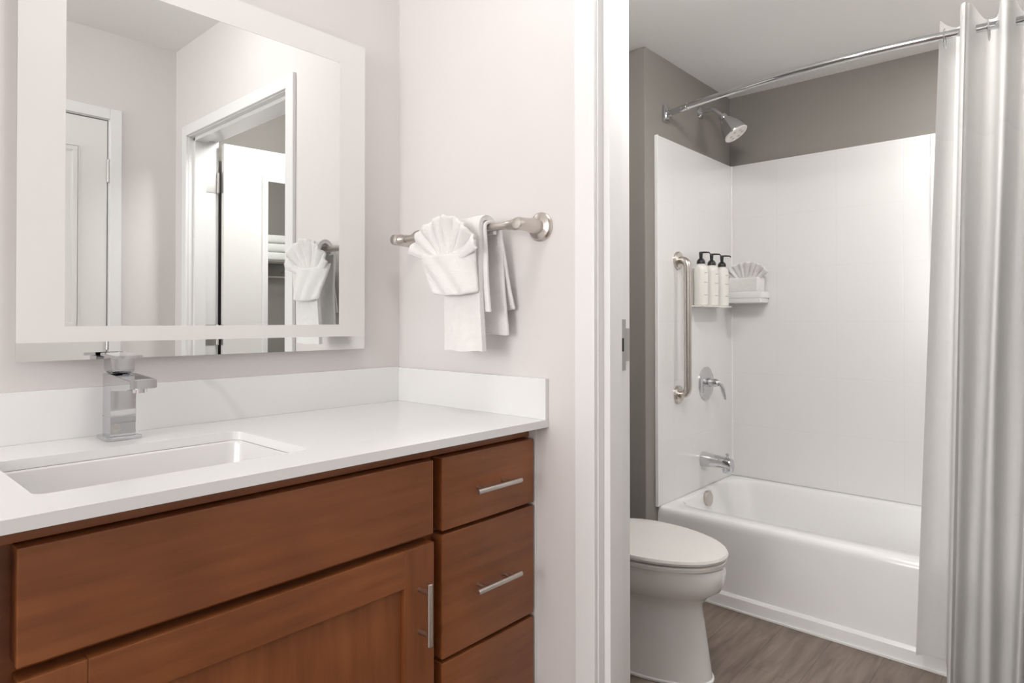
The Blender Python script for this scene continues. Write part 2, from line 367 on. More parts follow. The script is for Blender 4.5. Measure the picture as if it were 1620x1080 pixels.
# closet door in the wall opposite the mirror (seen in the mirror)
fr2 = sthing('trim_2', (DX1, YV, 0))
bm = bmesh.new(); cw = .052
box(bm, DX1 + .003, DX1 + cw, YV, YV + .015, 0, DZ + cw, bev=.003); box(bm, DX0 - cw, DX0 - .003, YV, YV + .015, 0, DZ + cw, bev=.003)
box(bm, DX0 - .003, DX1 + .003, YV, YV + .015, DZ + .003, DZ + cw, bev=.003)
obj('casing', bm, trim_m, fr2)
bm = bmesh.new(); box(bm, DX1, DX1 + .0195, YV - .12, YV + .001, 0, DZ); box(bm, DX0 - .0195, DX0, YV - .12, YV + .001, 0, DZ); box(bm, DX0 - .0195, DX1 + .0195, YV - .12, YV + .001, DZ, DZ + .0195)
obj('jamb', bm, trim_m, fr2)
d2 = sthing('door_2', ((DX0 + DX1) / 2, YV - .02, 0))
obj('slab', B(DX0 + .003, DX1 - .004, YV - .040, YV - .004, .012, DZ - .004, bev=.0015), door_m, d2)
for z0, z1 in ((.22, .95), (1.09, 1.91)):
    bm = bmesh.new(); x0, x1 = DX0 + .12, DX1 - .115
    for t, e, h in ((0, .006, .004), (.010, .018, .007), (.026, .03, .003)):
        a0, a1 = t, t + (e if e < .02 else .008)
        yb = YV - .0045; yt = YV - .004 + h
        box(bm, x0 + a0, x1 - a0, yb, yt, z1 - a1, z1 - a0, bev=.001); box(bm, x0 + a0, x1 - a0, yb, yt, z0 + a0, z0 + a1, bev=.001)
        box(bm, x0 + a0, x0 + a1, yb, yt, z0 + a1, z1 - a1, bev=.001); box(bm, x1 - a1, x1 - a0, yb, yt, z0 + a1, z1 - a1, bev=.001)
    obj('panel_moulding', bm, door_m, d2)
for zc in (1.812, 1.05, .25):
    h = obj('hinge', lathe(bmesh.new(), (DX1 - .001, YV + .004, zc - .055), (0, 0, 1), [(0, .004), (.003, .0075), (.107, .0075), (.11, .004)], 14), steel_m, d2, True, 'satin metal hinge')
k = obj('door_handle', lathe(bmesh.new(), (DX0 + .07, YV - .004, .96), (0, 1, 0), [(0, .03), (.006, .03), (.008, .012), (.035, .012), (.04, .024), (.058, .027), (.066, .018)], 24), nickel_m, d2, True)

# ------------------------------------------------------------------ vanity cabinet
XC0 = -1.42; YD = -.53; YFm = -.511
cab = thing('vanity_cabinet', 'reddish brown stained wood vanity cabinet with shaker door and three drawers under the white countertop', 'cabinet', (-.71, -.27, 0))
bm = bmesh.new()
box(bm, XC0, XC0 + .016, -.490, -.002, .10, .868); box(bm, -.020, -.004, -.490, -.002, .10, .868); box(bm, XC0 + .016, -.020, -.490, -.002, .10, .116); box(bm, XC0 + .016, -.020, -.012, -.002, .116, .868); box(bm, XC0 + .02, -.02, -.44, -.424, 0, .10)
obj('carcass', bm, woodv_m, cab)
bm = bmesh.new(); z0, z1 = .10, .869
for a in ((XC0, XC0 + .03, z0, z1), (-1.100, -1.050, z0, z1), (-.358, -.308, z0, z1), (-.028, -.0045, z0, z1)): box(bm, a[0], a[1], -.494, -.4901, a[2], a[3] - .0005)
for a in ((XC0 + .03, -1.10), (-1.05, -.358), (-.308, -.028)):
    box(bm, a[0], a[1], -.494, -.4901, .825, .8405); box(bm, a[0], a[1], -.494, -.4901, .10, .14)
    box(bm, a[0], a[1], -.494, -.4901, .660, .695)
    if a[0] != -1.05: box(bm, a[0], a[1], -.494, -.4901, .392, .416)
box(bm, XC0, -.0045, YFm, -.4901, .8410, .8685, bev=.001)
obj('face_frame', bm, wood_m, cab)
obj('filler_strip', B(-.0035, -.0005, -.533, -.49, .10, .868), caulk_m, cab, label='thin white filler strip against the wall')
def pull(parent, c, vertical=False, L=.143, s=.096):
    bm = bmesh.new(); c = Vector(c); d = Vector((0, 0, 1)) if vertical else Vector((1, 0, 0))
    a, b = c - d * L / 2, c + d * L / 2
    tube(bm, [a, a + d * .0008, b - d * .0008, b], [.0052, .006, .006, .0052], 16)
    for k in (-1, 1):
        p = c + d * s / 2 * k; tube(bm, [p + Vector((0, .004, 0)), (p.x, YD + .0005, p.z)], .0045, 12)
    return obj('handle', bm, nickel_m, parent, True, 'brushed nickel bar handle')
def front(name, x0, x1, z0, z1, m=wood_m):
    return obj(name, B(x0, x1, YD, -.4945, z0, z1, bev=.0025), m, cab)
front('false_front', -1.072, -.347, .684, .838)
for X0, X1 in ((-.321, -.010), (-1.41, -1.10)):
    for z0, z1 in ((.682, .838), (.410, .674), (.125, .401)):
        d = front('drawer', X0, X1, z0, z1); xc = -.170 if X0 > -1 else (X0 + X1) / 2
        pull(d, (xc, -.562, (z0 + z1) / 2 - .003), False, .148, .085)
# shaker door
x0, x1, z0, z1, sw, rw = -1.070, -.345, .125, .667, .080, .076
sd = obj('door', B(x0 + sw - .005, x1 - sw + .005, YD + .010, -.500, z0 + rw - .005, z1 - rw + .005), woodv_m, cab)
for a, b in ((x0, x0 + sw), (x1 - sw, x1)): obj('stile', B(a, b, YD, -.4945, z0, z1, bev=.002), woodv_m, sd)
for a, b in ((z1 - rw, z1), (z0, z0 + rw)): obj('rail', B(x0 + sw, x1 - sw, YD, -.4945, a, b, bev=.002), wood_m, sd)
pull(sd, (-.3865, -.562, .537), True, .126, .085)

# countertop with backsplash, sink cut out
XCT = -1.45
ct = thing('countertop', 'white quartz countertop with low backsplash, faint grey veins and a rectangular sink cut-out', 'countertop', (-.7, -.28, TOPZ - TH))
SX0, SX1, SY0, SY1 = -1.040, -.600, -.465, -.172
bm = bmesh.new()
outer = [(XCT, -CD), (-.0005, -CD), (-.0005, -.0005), (XCT, -.0005)]
slab_hole(bm, outer, rrect(SX0, SX1, SY0, SY1, 0, .018), TOPZ - TH, TOPZ)
obj('slab', bm, quartz_m, ct)
obj('backsplash', B(XCT, -.0125, -.0125, -.0005, TOPZ, .990, bev=.001), quartz_m, ct)
obj('backsplash', B(-.0125, -.0005, -CD + .001, -.0005, TOPZ, .988, bev=.001), quartz_m, ct)
# sink
rings = []
zt = TOPZ - TH - .0006
for e, z, r in ((.022, zt - .006, .03), (.022, zt, .03), (-.003, zt, .020), (-.006, zt - .003, .022), (-.010, zt - .05, .03), (-.022, zt - .105, .05), (-.05, zt - .125, .06), (-.12, zt - .132, .02)):
    rings.append(rrect(SX0 - e, SX1 + e, SY0 - e, SY1 + e, z, r))
sk = obj('sink', skin(bmesh.new(), rings, False, True), porc_m, None, True)
tag(sk, 'white rectangular undermount sink basin set below the quartz countertop', 'sink')
md = sk.modifiers.new('thick', 'SOLIDIFY'); md.thickness = .006; md.offset = -1
obj('drain', lathe(bmesh.new(), ((SX0 + SX1) / 2, (SY0 + SY1) / 2, zt - .1325), (0, 0, 1), [(0, .028), (.003, .028), (.004, .022), (.0025, .02), (.006, .017), (.007, .003)], 28), chrome_m, sk, True)

# faucet
fx0, fx1, fy0, fy1 = -.834, -.785, -.100, -.052
fx = (fx0 + fx1) / 2
fc = thing('faucet', 'square chrome single-lever faucet standing behind the sink', 'faucet', (fx, -.075, TOPZ))
obj('base_plate', B(fx0 - .009, fx1 + .009, fy0 - .009, fy1 + .009, TOPZ, TOPZ + .008, bev=.0025), chrome_m, fc)
b_ = obj('body', B(fx0, fx1, fy0, fy1, TOPZ + .007, TOPZ + .134, bev=.0014), chrome_m, fc)
obj('groove', B(fx0 - .0004, fx1 + .0004, fy0 - .0004, fy1, TOPZ + .046, TOPZ + .0475), steel_m, b_)
obj('sensor_mark', lathe(bmesh.new(), (fx0 + .010, fy0 + .0005, TOPZ + .024), (0, -1, 0), [(0, .009), (.0015, .009), (.002, .007), (.0012, .005), (.0012, .001)], 20), steel_m, b_, True)
# spout, flat rectangular trough
bm = bmesh.new(); ys = -.212
prof = [(fy0 + .0005, TOPZ + .100), (fy0 + .0005, TOPZ + .134), (ys, TOPZ + .128), (ys, TOPZ + .112), (ys + .02, TOPZ + .108)]
skin(bm, [[Vector((x, y, z)) for y, z in prof] for x in (fx0, fx1)])
bmesh.ops.bevel(bm, geom=list(bm.edges), offset=.0010, segments=2, affect='EDGES')
sp_o = obj('spout', bm, chrome_m, fc)
obj('aerator', lathe(bmesh.new(), (fx, ys + .02, TOPZ + .112), (0, 0, -1), [(0, .013), (.009, .013), (.010, .009)], 20), chrome_m, sp_o, True)
# handle: block with flat lever plate
bm = bmesh.new()
skin(bm, [[Vector((x, y, z)) for x, y in ((fx0 + i, fy0 + i), (fx1 - i, fy0 + i), (fx1 - i, fy1 - i), (fx0 + i, fy1 - i))] for z, i in ((TOPZ + .1345, .006), (TOPZ + .140, .002), (TOPZ + .168, .001))])
bmesh.ops.bevel(bm, geom=list(bm.edges), offset=.0012, segments=2, affect='EDGES')
obj('handle_block', bm, chrome_m, fc)
bm = bmesh.new()
prof = [(-.046, TOPZ + .170), (-.046, TOPZ + .176), (-.128, TOPZ + .172), (-.128, TOPZ + .166)]
skin(bm, [[Vector((x, y, z)) for y, z in prof] for x in (fx0 - .003, fx1 + .003)])
bmesh.ops.bevel(bm, geom=list(bm.edges), offset=.0010, segments=2, affect='EDGES')
obj('lever', bm, chrome_m, fc)

# ------------------------------------------------------------------ wall mirror
MX0, MX1, MZ0, MZ1 = -.979, -.153, 1.050, 1.912
mr = thing('wall_mirror', 'large rectangular wall mirror with wide frosted border above the countertop', 'mirror', (-.566, -.01, MZ0))
obj('backing', B(MX0 + .012, MX1 - .012, -.024, -.0005, MZ0 + .012, MZ1 - .012), steel_m, mr)
obj('mirror_pane', B(MX0, MX1, -.030, -.0242, MZ0, MZ1), mir_m, mr)
bm = bmesh.new(); y0, y1 = -.0308, -.0302
ix0, ix1, iz0, iz1, bz = -.8975, -.239, 1.119, 1.845, 1.0865
for a in ((MX0, ix0, bz, MZ1), (ix1, MX1, bz, MZ1), (ix0, ix1, bz, iz0), (ix0, ix1, iz1, MZ1)): box(bm, a[0], a[1], y0, y1, a[2], a[3])
obj('frosted_border', bm, frost_m, mr, label='frosted white glass border')

# ------------------------------------------------------------------ towel bar with hand towel
BXx, BZz = -.080, 1.362; by0, by1 = -.088, -.547
tb = thing('towel_bar', 'brushed nickel towel bar on the pale wall beside the mirror', 'towel bar', (0, -.32, BZz))
obj('bar', tube(bmesh.new(), [(BXx, by0 + .0, BZz), (BXx, by1, BZz)], .0095, 20), nickel_m, tb, True)
for y, s in ((by0, 1), (by1, -1)):
    ps = obj('post', lathe(bmesh.new(), (-.0003, y, BZz), (-1, 0, 0), [(0, .036), (.004, .036), (.006, .033), (.010, .031), (.013, .024), (.016, .019), (.070, .0155), (.090, .0155), (.096, .013), (.098, .003)], 32), nickel_m, tb, True)
    obj('collar', tube(bmesh.new(), [(BXx, y - s * .005, BZz), (BXx, y - s * .020, BZz), (BXx, y - s * .024, BZz), (BXx, y - s * .040, BZz)], [.0145, .0145, .0125, .0115], 20), nickel_m, ps, True)

def sheet(name, path, y0f, y1f, m, parent, thick=.008, ny=14, wob=.003, origin=None):
    """cloth strip: path is a list of (x, z); y limits vary along it"""
    bm = bmesh.new(); rows = []
    n = len(path)
    for i, (x, z) in enumerate(path):
        t = i / (n - 1); a, b = y0f(t, z), y1f(t, z); row = []
        for j in range(ny + 1):
            s = j / ny
            wv = wob * math.sin(s * 7 + z * 19) * min(1, abs(z - BZz) * 9)
            row.append(bm.verts.new((x + wv, a + (b - a) * s, z + .0015 * math.sin(s * 9 + i))))
        rows.append(row)
    for r0, r1 in zip(rows, rows[1:]):
        for j in range(ny): bm.faces.new((r0[j], r0[j + 1], r1[j + 1], r1[j]))
    o = obj(name, bm, m, parent, True, origin=origin)
    for e in o.data.edges: pass
    md = o.modifiers.new('thick', 'SOLIDIFY'); md.thickness = thick; md.offset = 0
    md = o.modifiers.new('round', 'BEVEL'); md.width = thick * .4; md.segments = 2; md.limit_method = 'ANGLE'
    sb = o.modifiers.new('smooth', 'SUBSURF'); sb.levels = 1; sb.render_levels = 2
    return o
def drape(xf, zf, xb, zb, rr):
    p = [(xf, zf + (BZz - zf) * k / 10) for k in range(10)]
    for k in range(9):
        a = PI - PI * k / 8
        cx = (xf + xb) / 2; p.append((cx + (xb - xf) / 2 * math.cos(a), BZz + rr * math.sin(a)))
    p += [(xb + .0, BZz - (BZz - zb) * (k + 1) / 10) for k in range(10)]
    return p
ht = thing('hand_towel', 'white terry hand towel folded over the nickel towel bar', 'towel', (-.09, -.39, 1.05))
lerp = lambda a, b, t: a + (b - a) * t
sheet('front_layer', drape(-.112, 1.054, -.060, 1.348, .026), lambda t, z: lerp(-.330, -.322, min(1, (BZz - z) / .3)), lambda t, z: lerp(-.446, -.456, max(0, min(1, (BZz - z) / .3))), towel_m, ht, .013)
sheet('back_layer', drape(-.099, 1.15, -.040, 1.094, .015), lambda t, z: -.345, lambda t, z: lerp(-.452, -.474, max(0, min(1, (BZz - z) / .26))), towel_m, ht, .009)
sheet('inner_layer', [(-.044 + .028 * k / 11, 1.362 - .205 * k / 11) for k in range(12)], lambda t, z: -.36, lambda t, z: lerp(-.452, -.478, t), towel_m, ht, .009)
# pocket folded on the front
def pocket():
    bm = bmesh.new(); rows = []; ny, nz = 16, 12
    for i in range(nz + 1):
        t = i / nz; row = []
        for j in range(ny + 1):
            s = j / ny
            ya = lerp(-.298, -.236, t); yb = lerp(-.452, -.448, t)
            zt_ = 1.298 + .012 * (2 * s - 1) ** 2 + .022 * max(0, s - .7) / .3
            z = lerp(1.193 + .006 * (2 * s - 1) ** 2, zt_, t)
            bulge = .020 * math.sin(PI * s) ** .6 * (.5 + .5 * t) + .004 * math.sin(s * 17 + t * 5) * (1 - t * .5)
            row.append(bm.verts.new((-.128 - bulge, lerp(ya, yb, s), z)))
        rows.append(row)
    for r0, r1 in zip(rows, rows[1:]):
        for j in range(ny): bm.faces.new((r0[j], r0[j + 1], r1[j + 1], r1[j]))
    o = obj('folded_pocket', bm, towel_m, ht, True)
    md = o.modifiers.new('thick', 'SOLIDIFY'); md.thickness = .012; md.offset = 0
    sb = o.modifiers.new('smooth', 'SUBSURF'); sb.levels = 1; sb.render_levels = 2
pocket()
def fan(name, c, right, out, R, a0, a1, npl, depth, m, parent=None, up=Vector((0, 0, 1)), r0=.02, thick=.006, skew=False):
    """pleated cloth fan opening upwards from c"""
    bm = bmesh.new(); rows = []; na, nr = npl * 8, 10
    c = Vector(c)
    for i in range(nr + 1):
        t = i / nr; row = []
        for j in range(na + 1):
            s = j / na; a = lerp(a0, a1, s); ph = s * npl * 2 * PI
            rr = lerp(r0, R * (1 + .03 * math.cos(ph + .8 * math.sin(s * 9)) ** 2 + .05 * math.sin(s * 5 + 1) - (.14 * max(0, .45 - s) if skew else 0)), t)
            off = depth * (abs(math.sin(ph / 2)) * 2 - 1) * (t ** .8) + .02 * t * t + .005 * math.sin(s * 23 + t * 3) * t
            row.append(bm.verts.new(c + right * math.cos(a) * rr + up * math.sin(a) * rr + out * off))
        rows.append(row)
    for q0, q1 in zip(rows, rows[1:]):
        for j in range(na): bm.faces.new((q0[j], q0[j + 1], q1[j + 1], q1[j]))
    o = obj(name, bm, m, parent, True)
    md = o.modifiers.new('thick', 'SOLIDIFY'); md.thickness = thick; md.offset = 0
    sb = o.modifiers.new('smooth', 'SUBSURF'); sb.levels = 1; sb.render_levels = 1
    return o
o = fan('washcloth', (-.134, -.345, 1.262), Vector((0, -1, 0)), Vector((-1, 0, 0)), .132, math.radians(18), math.radians(160), 8, .0065, towel_m, thick=.011, skew=True)
tag(o, 'white washcloth pleated into a fan and tucked into the hand towel on the bar', 'washcloth')

# ------------------------------------------------------------------ bathtub
TX0, TX1, TY0, TY1, TZ = 1.267, X3 - .001, YE + .001, YF - .001, .338
tub = thing('bathtub', 'white alcove bathtub with a smooth front apron', 'bathtub', ((TX0 + TX1) / 2, (TY0 + TY1) / 2, 0))
bm = bmesh.new()
def tr(x0, x1, y0, y1, z, r): return rrect(x0, x1, y0, y1, z, r, 6)
ox = .0
rings = [tr(TX0, TX1, TY0, TY1, .004, .003), tr(TX0, TX1, TY0, TY1, .30, .003), tr(TX0 + .001, TX1, TY0, TY1, TZ - .020, .004),
         tr(TX0 + .006, TX1, TY0, TY1, TZ - .008, .005), tr(TX0 + .016, TX1, TY0, TY1, TZ - .001, .006), tr(TX0 + .028, TX1 - .004, TY0 + .004, TY1 - .004, TZ, .01)]
ix = (TX0 + .085, TX1 - .055, TY0 + .09, TY1 - .032)
for e, z, r in ((0, TZ, .10), (.006, TZ - .003, .10), (.012, TZ - .012, .10), (.018, TZ - .04, .10), (.045, TZ - .17, .12), (.075, TZ - .25, .12), (.13, TZ - .275, .10), (.22, TZ - .278, .05)):
    sl = 1 + max(0, (TZ - z)) * 6
    rings.append(tr(ix[0] + e, ix[1] - e, ix[2] + e * sl, ix[3] - e * .8, z, r))
skin(bm, rings, True, True)
obj('tub_shell', bm, acr_m, tub, True)
# apron bottom band
bm = bmesh.new(); prof = [(TX0 + .004, .003), (TX0 - .012, .003), (TX0 - .012, .048), (TX0 - .006, .056), (TX0 + .004, .060)]
skin(bm, [[Vector((x, y, z)) for x, z in prof] for y in (TY0 + .01, TY1)])
obj('apron_skirt', bm, acr_m, tub, label='white raised band along the foot of the apron')
bm = bmesh.new(); box(bm, TX0 - .017, TX0 - .011, TY0 + .01, TY1 + .0, .0005, .007)
obj('caulk_line', bm, caulk_m, tub)
ov = obj('overflow_plate', lathe(bmesh.new(), (1.655, ix[3] - .014, .303), (0, -1, .08), [(0, .034), (.014, .034), (.017, .031), (.018, .028), (.0185, .003)], 32), nickel_m, tub, True, 'round chrome overflow plate')
obj('drain', lathe(bmesh.new(), (1.655, -.50, TZ - .277), (0, 0, 1), [(0, .03), (.003, .03), (.004, .02), (.002, .018), (.002, .001)], 24), chrome_m, tub, True)

# tub surround panels
sr = thing('tub_surround', 'white moulded tub surround with a faint tile pattern on three sides of the alcove', 'shower surround', (1.66, -.95, TZ))
ST = 1.923; pt = .012
obj('end_panel', B(1.250, X3 - .0005, YF - pt, YF - .0006, TZ + .0006, ST, bev=.003), surx_m, sr)
obj('back_panel', B(X3 - pt, X3 - .0006, YE + pt, YF - pt, TZ + .0006, ST, bev=.002), sury_m, sr)
obj('end_panel', B(1.250, X3 - .0005, YE + .0006, YE + pt, TZ + .0006, ST, bev=.003), surx_m, sr)
obj('edge_bead', B(1.247, 1.256, YF - pt - .004, YF - .0006, TZ + .001, ST, bev=.002), acr_m, sr)
bm = bmesh.new()
tube(bm, [(X3 - pt - .001, YF - pt - .001, TZ + .002), (X3 - pt - .001, YF - pt - .001, ST)], .005, 12)
obj('corner_cove', bm, acr_m, sr, True)
obj('vertical_rib', B(X3 - pt - .006, X3 - pt + .001, -1.075, -1.050, TZ + .01, ST - .002, bev=.003), acr_m, sr)
# corner shelf
cs = obj('corner_shelf', B(1.930, X3 - pt, -.388, YF - pt, 1.215, 1.262, bev=.008, seg=3), acr_m, sr, True)
obj('shelf_lip', B(1.926, 1.940, -.392, YF - pt - .001, 1.240, 1.272, bev=.004), acr_m, cs, True)
obj('shelf_lip', B(1.940, X3 - pt, -.394, -.384, 1.240, 1.272, bev=.004), acr_m, cs, True)
cl = thing('washcloth', 'white folded washcloth fanned open on the corner shelf of the tub surround', 'washcloth', (1.985, -.29, 1.262))
bm = bmesh.new()
rings = []
for z, e in ((1.263, .006), (1.266, 0), (1.335, -.002), (1.342, .004)):
    ring = rrect(1.950 + e, 2.030 - e, -.372 + e, -.222 - e, z, .02, 5)
    rings.append([p + Vector((.003 * math.sin(k * 1.3), .004 * math.sin(k * .9), .002 * math.sin(k))) for k, p in enumerate(ring)])
skin(bm, rings); obj('folded_cuff', bm, towel_m, cl, True)
fan('cloth_fan', (1.985, -.295, 1.285), Vector((0, -1, 0)), Vector((-1, 0, 0)), .135, math.radians(35), math.radians(145), 8, .010, towel_m, cl)

# grab bar
gx, go = 1.436, -.255
gb = thing('grab_bar', 'vertical brushed nickel grab bar on the tub end wall', 'grab bar', (gx, YF, .78))
P0 = (gx, YF - pt, 1.398); P1 = (gx, YF - pt, .800)
path = arc([(gx, YF - pt - .001, 1.398), (gx - .008, go, 1.398), (gx - .008, go, .800), (gx, YF - pt - .001, .800)], .035, 8)
obj('bar', tube(bmesh.new(), path, .0165, 20), nickel_m, gb, True)
for z in (1.398, .800):
    obj('flange', lathe(bmesh.new(), (gx, YF - pt, z), (0, -1, 0), [(0, .040), (.008, .040), (.013, .036), (.016, .020), (.017, .017)], 32), nickel_m, gb, True)

# shower valve
vx = 1.725
vv = thing('shower_valve', 'chrome shower valve with oval plate and lever on the tub end wall', 'faucet', (vx, YF, .75))
obj('escutcheon', lathe(bmesh.new(), (vx, YF - pt, .829), (0, -1, 0), [(0, 1), (.004, 1), (.010, .88), (.013, .6), (.014, .01)], 40, .080, .080), chrome_m, vv, True)
hb = obj('handle', lathe(bmesh.new(), (vx, YF - pt - .012, .835), (0, -1, 0), [(0, .022), (.020, .020), (.040, .019), (.050, .015), (.053, .004)], 24), chrome_m, vv, True)
obj('lever', tube(bmesh.new(), [(vx, YF - pt - .048, .838), (vx + .01, YF - pt - .066, .833), (vx + .015, YF - pt - .078, .805), (vx + .018, YF - pt - .084, .770), (vx + .018, YF - pt - .088, .757)], [.012, .012, .010, .0075, .005], 14), chrome_m, hb, True)
# tub spout
tsx = 1.69
ts = thing('tub_spout', 'chrome tub spout with diverter knob below the shower valve', 'spout', (tsx, YF, .45))
bm = bmesh.new(); rings = []
for y, zc, rx, rz in ((YF - pt, .474, .036, .036), (YF - pt - .004, .474, .037, .037), (YF - pt - .05, .474, .032, .031), (YF - pt - .10, .472, .029, .028), (YF - pt - .128, .468, .028, .030), (YF - pt - .138, .462, .026, .032), (YF - pt - .142, .458, .020, .026)):
    rings.append([Vector((tsx + rx * math.cos(a) * (1), y, zc + rz * math.sin(a))) for a in [2 * PI * k / 28 for k in range(28)]])
skin(bm, rings); obj('spout_body', bm, chrome_m, ts, True)
obj('nozzle', lathe(bmesh.new(), (tsx, YF - pt - .118, .458), (0, 0, -1), [(0, .024), (.026, .022), (.030, .019)], 24), chrome_m, ts, True)
obj('diverter_knob', lathe(bmesh.new(), (tsx, YF - pt - .118, .493), (0, 0, 1), [(0, .005), (.014, .005), (.016, .009), (.022, .009), (.024, .005)], 16), chrome_m, ts, True)
# shower head
hx = 1.70
sh = thing('showerhead', 'chrome shower head on a curved arm high on the tub end wall', 'shower head', (hx, YF, 2.12))
obj('flange', lathe(bmesh.new(), (hx, YF - .0006, 2.122), (0, -1, 0), [(0, .030), (.004, .029), (.010, .018), (.014, .011)], 24), chrome_m, sh, True)
A = Vector((hx, YF - .001, 2.122)); Bp = Vector((hx, YF - .062, 2.128)); Cp = Vector((hx + .003, YF - .105, 2.088))
obj('arm', tube(bmesh.new(), arc([A, Bp, Cp], .04, 8), .0095, 14), chrome_m, sh, True)
ax = Vector((.05, -.55, -.83)).normalized(); H0 = Cp
hd = obj('head', lathe(bmesh.new(), H0, ax, [(-.004, .011), (.0, .017), (.014, .020), (.020, .018), (.030, .028), (.060, .043), (.085, .051), (.104, .056), (.110, .058), (.116, .056)], 36), chrome_m, sh, True)
fp = obj('face_plate', lathe(bmesh.new(), H0, ax, [(.1150, .055), (.1185, .053), (.1190, .003)], 36), bottle_m, sh, True, 'pale spray face with dark nozzles')
u_, v_ = frame_for(ax); bm = bmesh.new()
for k in range(6):
    a = 2 * PI * k / 6; c = H0 + ax * .1188 + (u_ * math.cos(a) + v_ * math.sin(a)) * .028
    lathe(bm, c, ax, [(0, .0065), (.0015, .0065), (.002, .004)], 10)
obj('nozzles', bm, steel_m, fp, True)

# soap dispensers
br = thing('dispenser_bracket', 'pale wall bracket holding three pump bottles on the tub end wall', 'bracket', (1.695, YF, 1.19))
bm = bmesh.new(); box(bm, 1.53, 1.855, YF - pt - .008, YF - pt - .0005, 1.195, 1.372, bev=.003)
obj('back_plate', bm, bottle_m, br)
obj('tray', B(1.535, 1.853, YF - pt - .076, YF - pt - .0085, 1.192, 1.1985, bev=.002), bottle_m, br)
bx_list = (1.578, 1.694, 1.812); by = YF - pt - .045
def make_bottle(x):
    b = thing('pump_bottle', '', 'bottle', (x, by, 1.199), 'pump bottles on the bracket')
    obj('bottle_body', lathe(bmesh.new(), (x, by, 1.1992), (0, 0, 1), [(0, .028), (.003, .0305), (.160, .0305), (.172, .029), (.181, .024), (.186, .017), (.190, .0165)], 32), bottle_m, b, True)
    for z, wd in ((1.345, .016), (1.302, .022), (1.245, .020)):
        bm = bmesh.new()
        # small printed lines on the curved front
        a0 = -PI / 2 - .35; n = 6; rr = .0309; rows = []
        for j in range(n + 1):
            a = a0 + (j / n - .5) * wd / rr
            rows.append([(x + rr * math.cos(a), by + rr * math.sin(a), z), (x + rr * math.cos(a), by + rr * math.sin(a), z + .0028)])
        vs_ = [[bm.verts.new(p) for p in r] for r in rows]
        for r0, r1 in zip(vs_, vs_[1:]): bm.faces.new((r0[0], r1[0], r1[1], r0[1]))
        obj('label_print', bm, label_m, b, label='faint grey printed line')
    p = obj('pump', lathe(bmesh.new(), (x, by, 1.389), (0, 0, 1), [(0, .0185), (.004, .019), (.014, .018), (.022, .012), (.026, .007), (.045, .0085), (.051, .0085), (.055, .006)], 20), black_m, b, True, 'black pump top')
    obj('nozzle', tube(bmesh.new(), [(x, by + .006, 1.441), (x, by - .018, 1.441), (x, by - .038, 1.439), (x, by - .043, 1.433)], [.0045, .004, .003, .0028], 10), black_m, p, True)
    return b
b0 = make_bottle(bx_list[0])
def copy_tree(o, parent=None):
    c = o.copy(); COL.objects.link(c)
    if parent is not None: c.parent = parent
    for ch in list(o.children): copy_tree(ch, c)
    return c
b0['label'] = 'white pump bottle with black top nearest the grab bar'
for x, lb in zip(bx_list[1:], ('white pump bottle with black top in the middle of the three bottles', 'white pump bottle with black top nearest the corner shelf')):
    c = copy_tree(b0); c.location = (x, by, 1.199); c['label'] = lb

# ------------------------------------------------------------------ shower rod and curtain
RZ = 2.034
def rod_x(y):
    t = (YF - y) / (YF - YE); return 1.345 - .130 * math.sin(PI * max(0, min(1, t)))
rd = thing('shower_rod', 'curved chrome shower curtain rod across the tub opening', 'curtain rod', (1.3, -.95, RZ))
pts = [(rod_x(lerp(YF - .012, YE + .012, k / 40)), lerp(YF - .012, YE + .012, k / 40), RZ) for k in range(41)]
obj('rod', tube(bmesh.new(), pts, .0125, 18), chrome_m, rd, True)
for y, s in ((YF, -1), (YE, 1)):
    x = rod_x(y); a, b = sorted((y + s * .0006, y + s * .012)); a2, b2 = sorted((y + s * .010, y + s * .030))
    q = obj('bracket', B(x - .022, x + .022, a, b, RZ - .036, RZ + .036, bev=.003), chrome_m, rd, True)
    obj('pivot', B(x - .014, x + .014, a2, b2, RZ - .022, RZ + .018, bev=.004), chrome_m, q, True)
    yy = y + s * .028
    obj('socket', tube(bmesh.new(), [(x, y + s * .022, RZ), (rod_x(y + s * .12), y + s * .12, RZ)], .0142, 18), chrome_m, rd, True)
sc = thing('shower_curtain', 'white waffle-weave shower curtain with sheer top gathered at the right of the tub', 'shower curtain', (1.24, -1.4, 0))
ZT = 2.090; LAM = .088
def curt_pt(s, t):
    """s: 0 edge flap .. N waves, t: 0 top .. 1 bottom"""
    k = t ** .75
    A = lerp(.088, .032, k)
    if s < 1:      # leading flap: edge -> back -> first front peak
        E = Vector((lerp(1.246, 1.205, k), lerp(-1.192, -1.121, t))); Bk = Vector((lerp(1.345, 1.235, k), lerp(-1.222, -1.190, t)))
        P = Vector((lerp(1.150, 1.130, k), lerp(-1.270, -1.222, t)))
        if s < .45:
            q = s / .45; p = E.lerp(Bk, q); p += Vector((.010 * math.sin(PI * q), .004 * math.sin(PI * q))); return p
        q = (s - .45) / .55
        y = lerp(Bk.y, P.y, q); f = math.tanh(1.9 * math.cos(PI * q)) / math.tanh(1.9)
        return Vector((lerp(P.x, Bk.x, (f + 1) / 2), y))
    n = s - 1
    y = lerp(-1.270, -1.222, t) - n * lerp(LAM, .078, t)
    xc = lerp(rod_x(y) + .01, 1.178, k) + .010 * math.sin(n * 2.3 + 1) * t
    f = math.tanh(1.5 * (math.cos(2 * PI * n + .25 * math.sin(n * 3) * t) + .05)) / math.tanh(1.57)
    x = xc - A * f * (1 + .10 * math.sin(n * 1.7))
    if t > .75: x = min(x, 1.243)
    return Vector((x, y + .004 * math.sin(2 * PI * n) + .003 * math.sin(t * 6 + n * 4)))
NW = 4.8
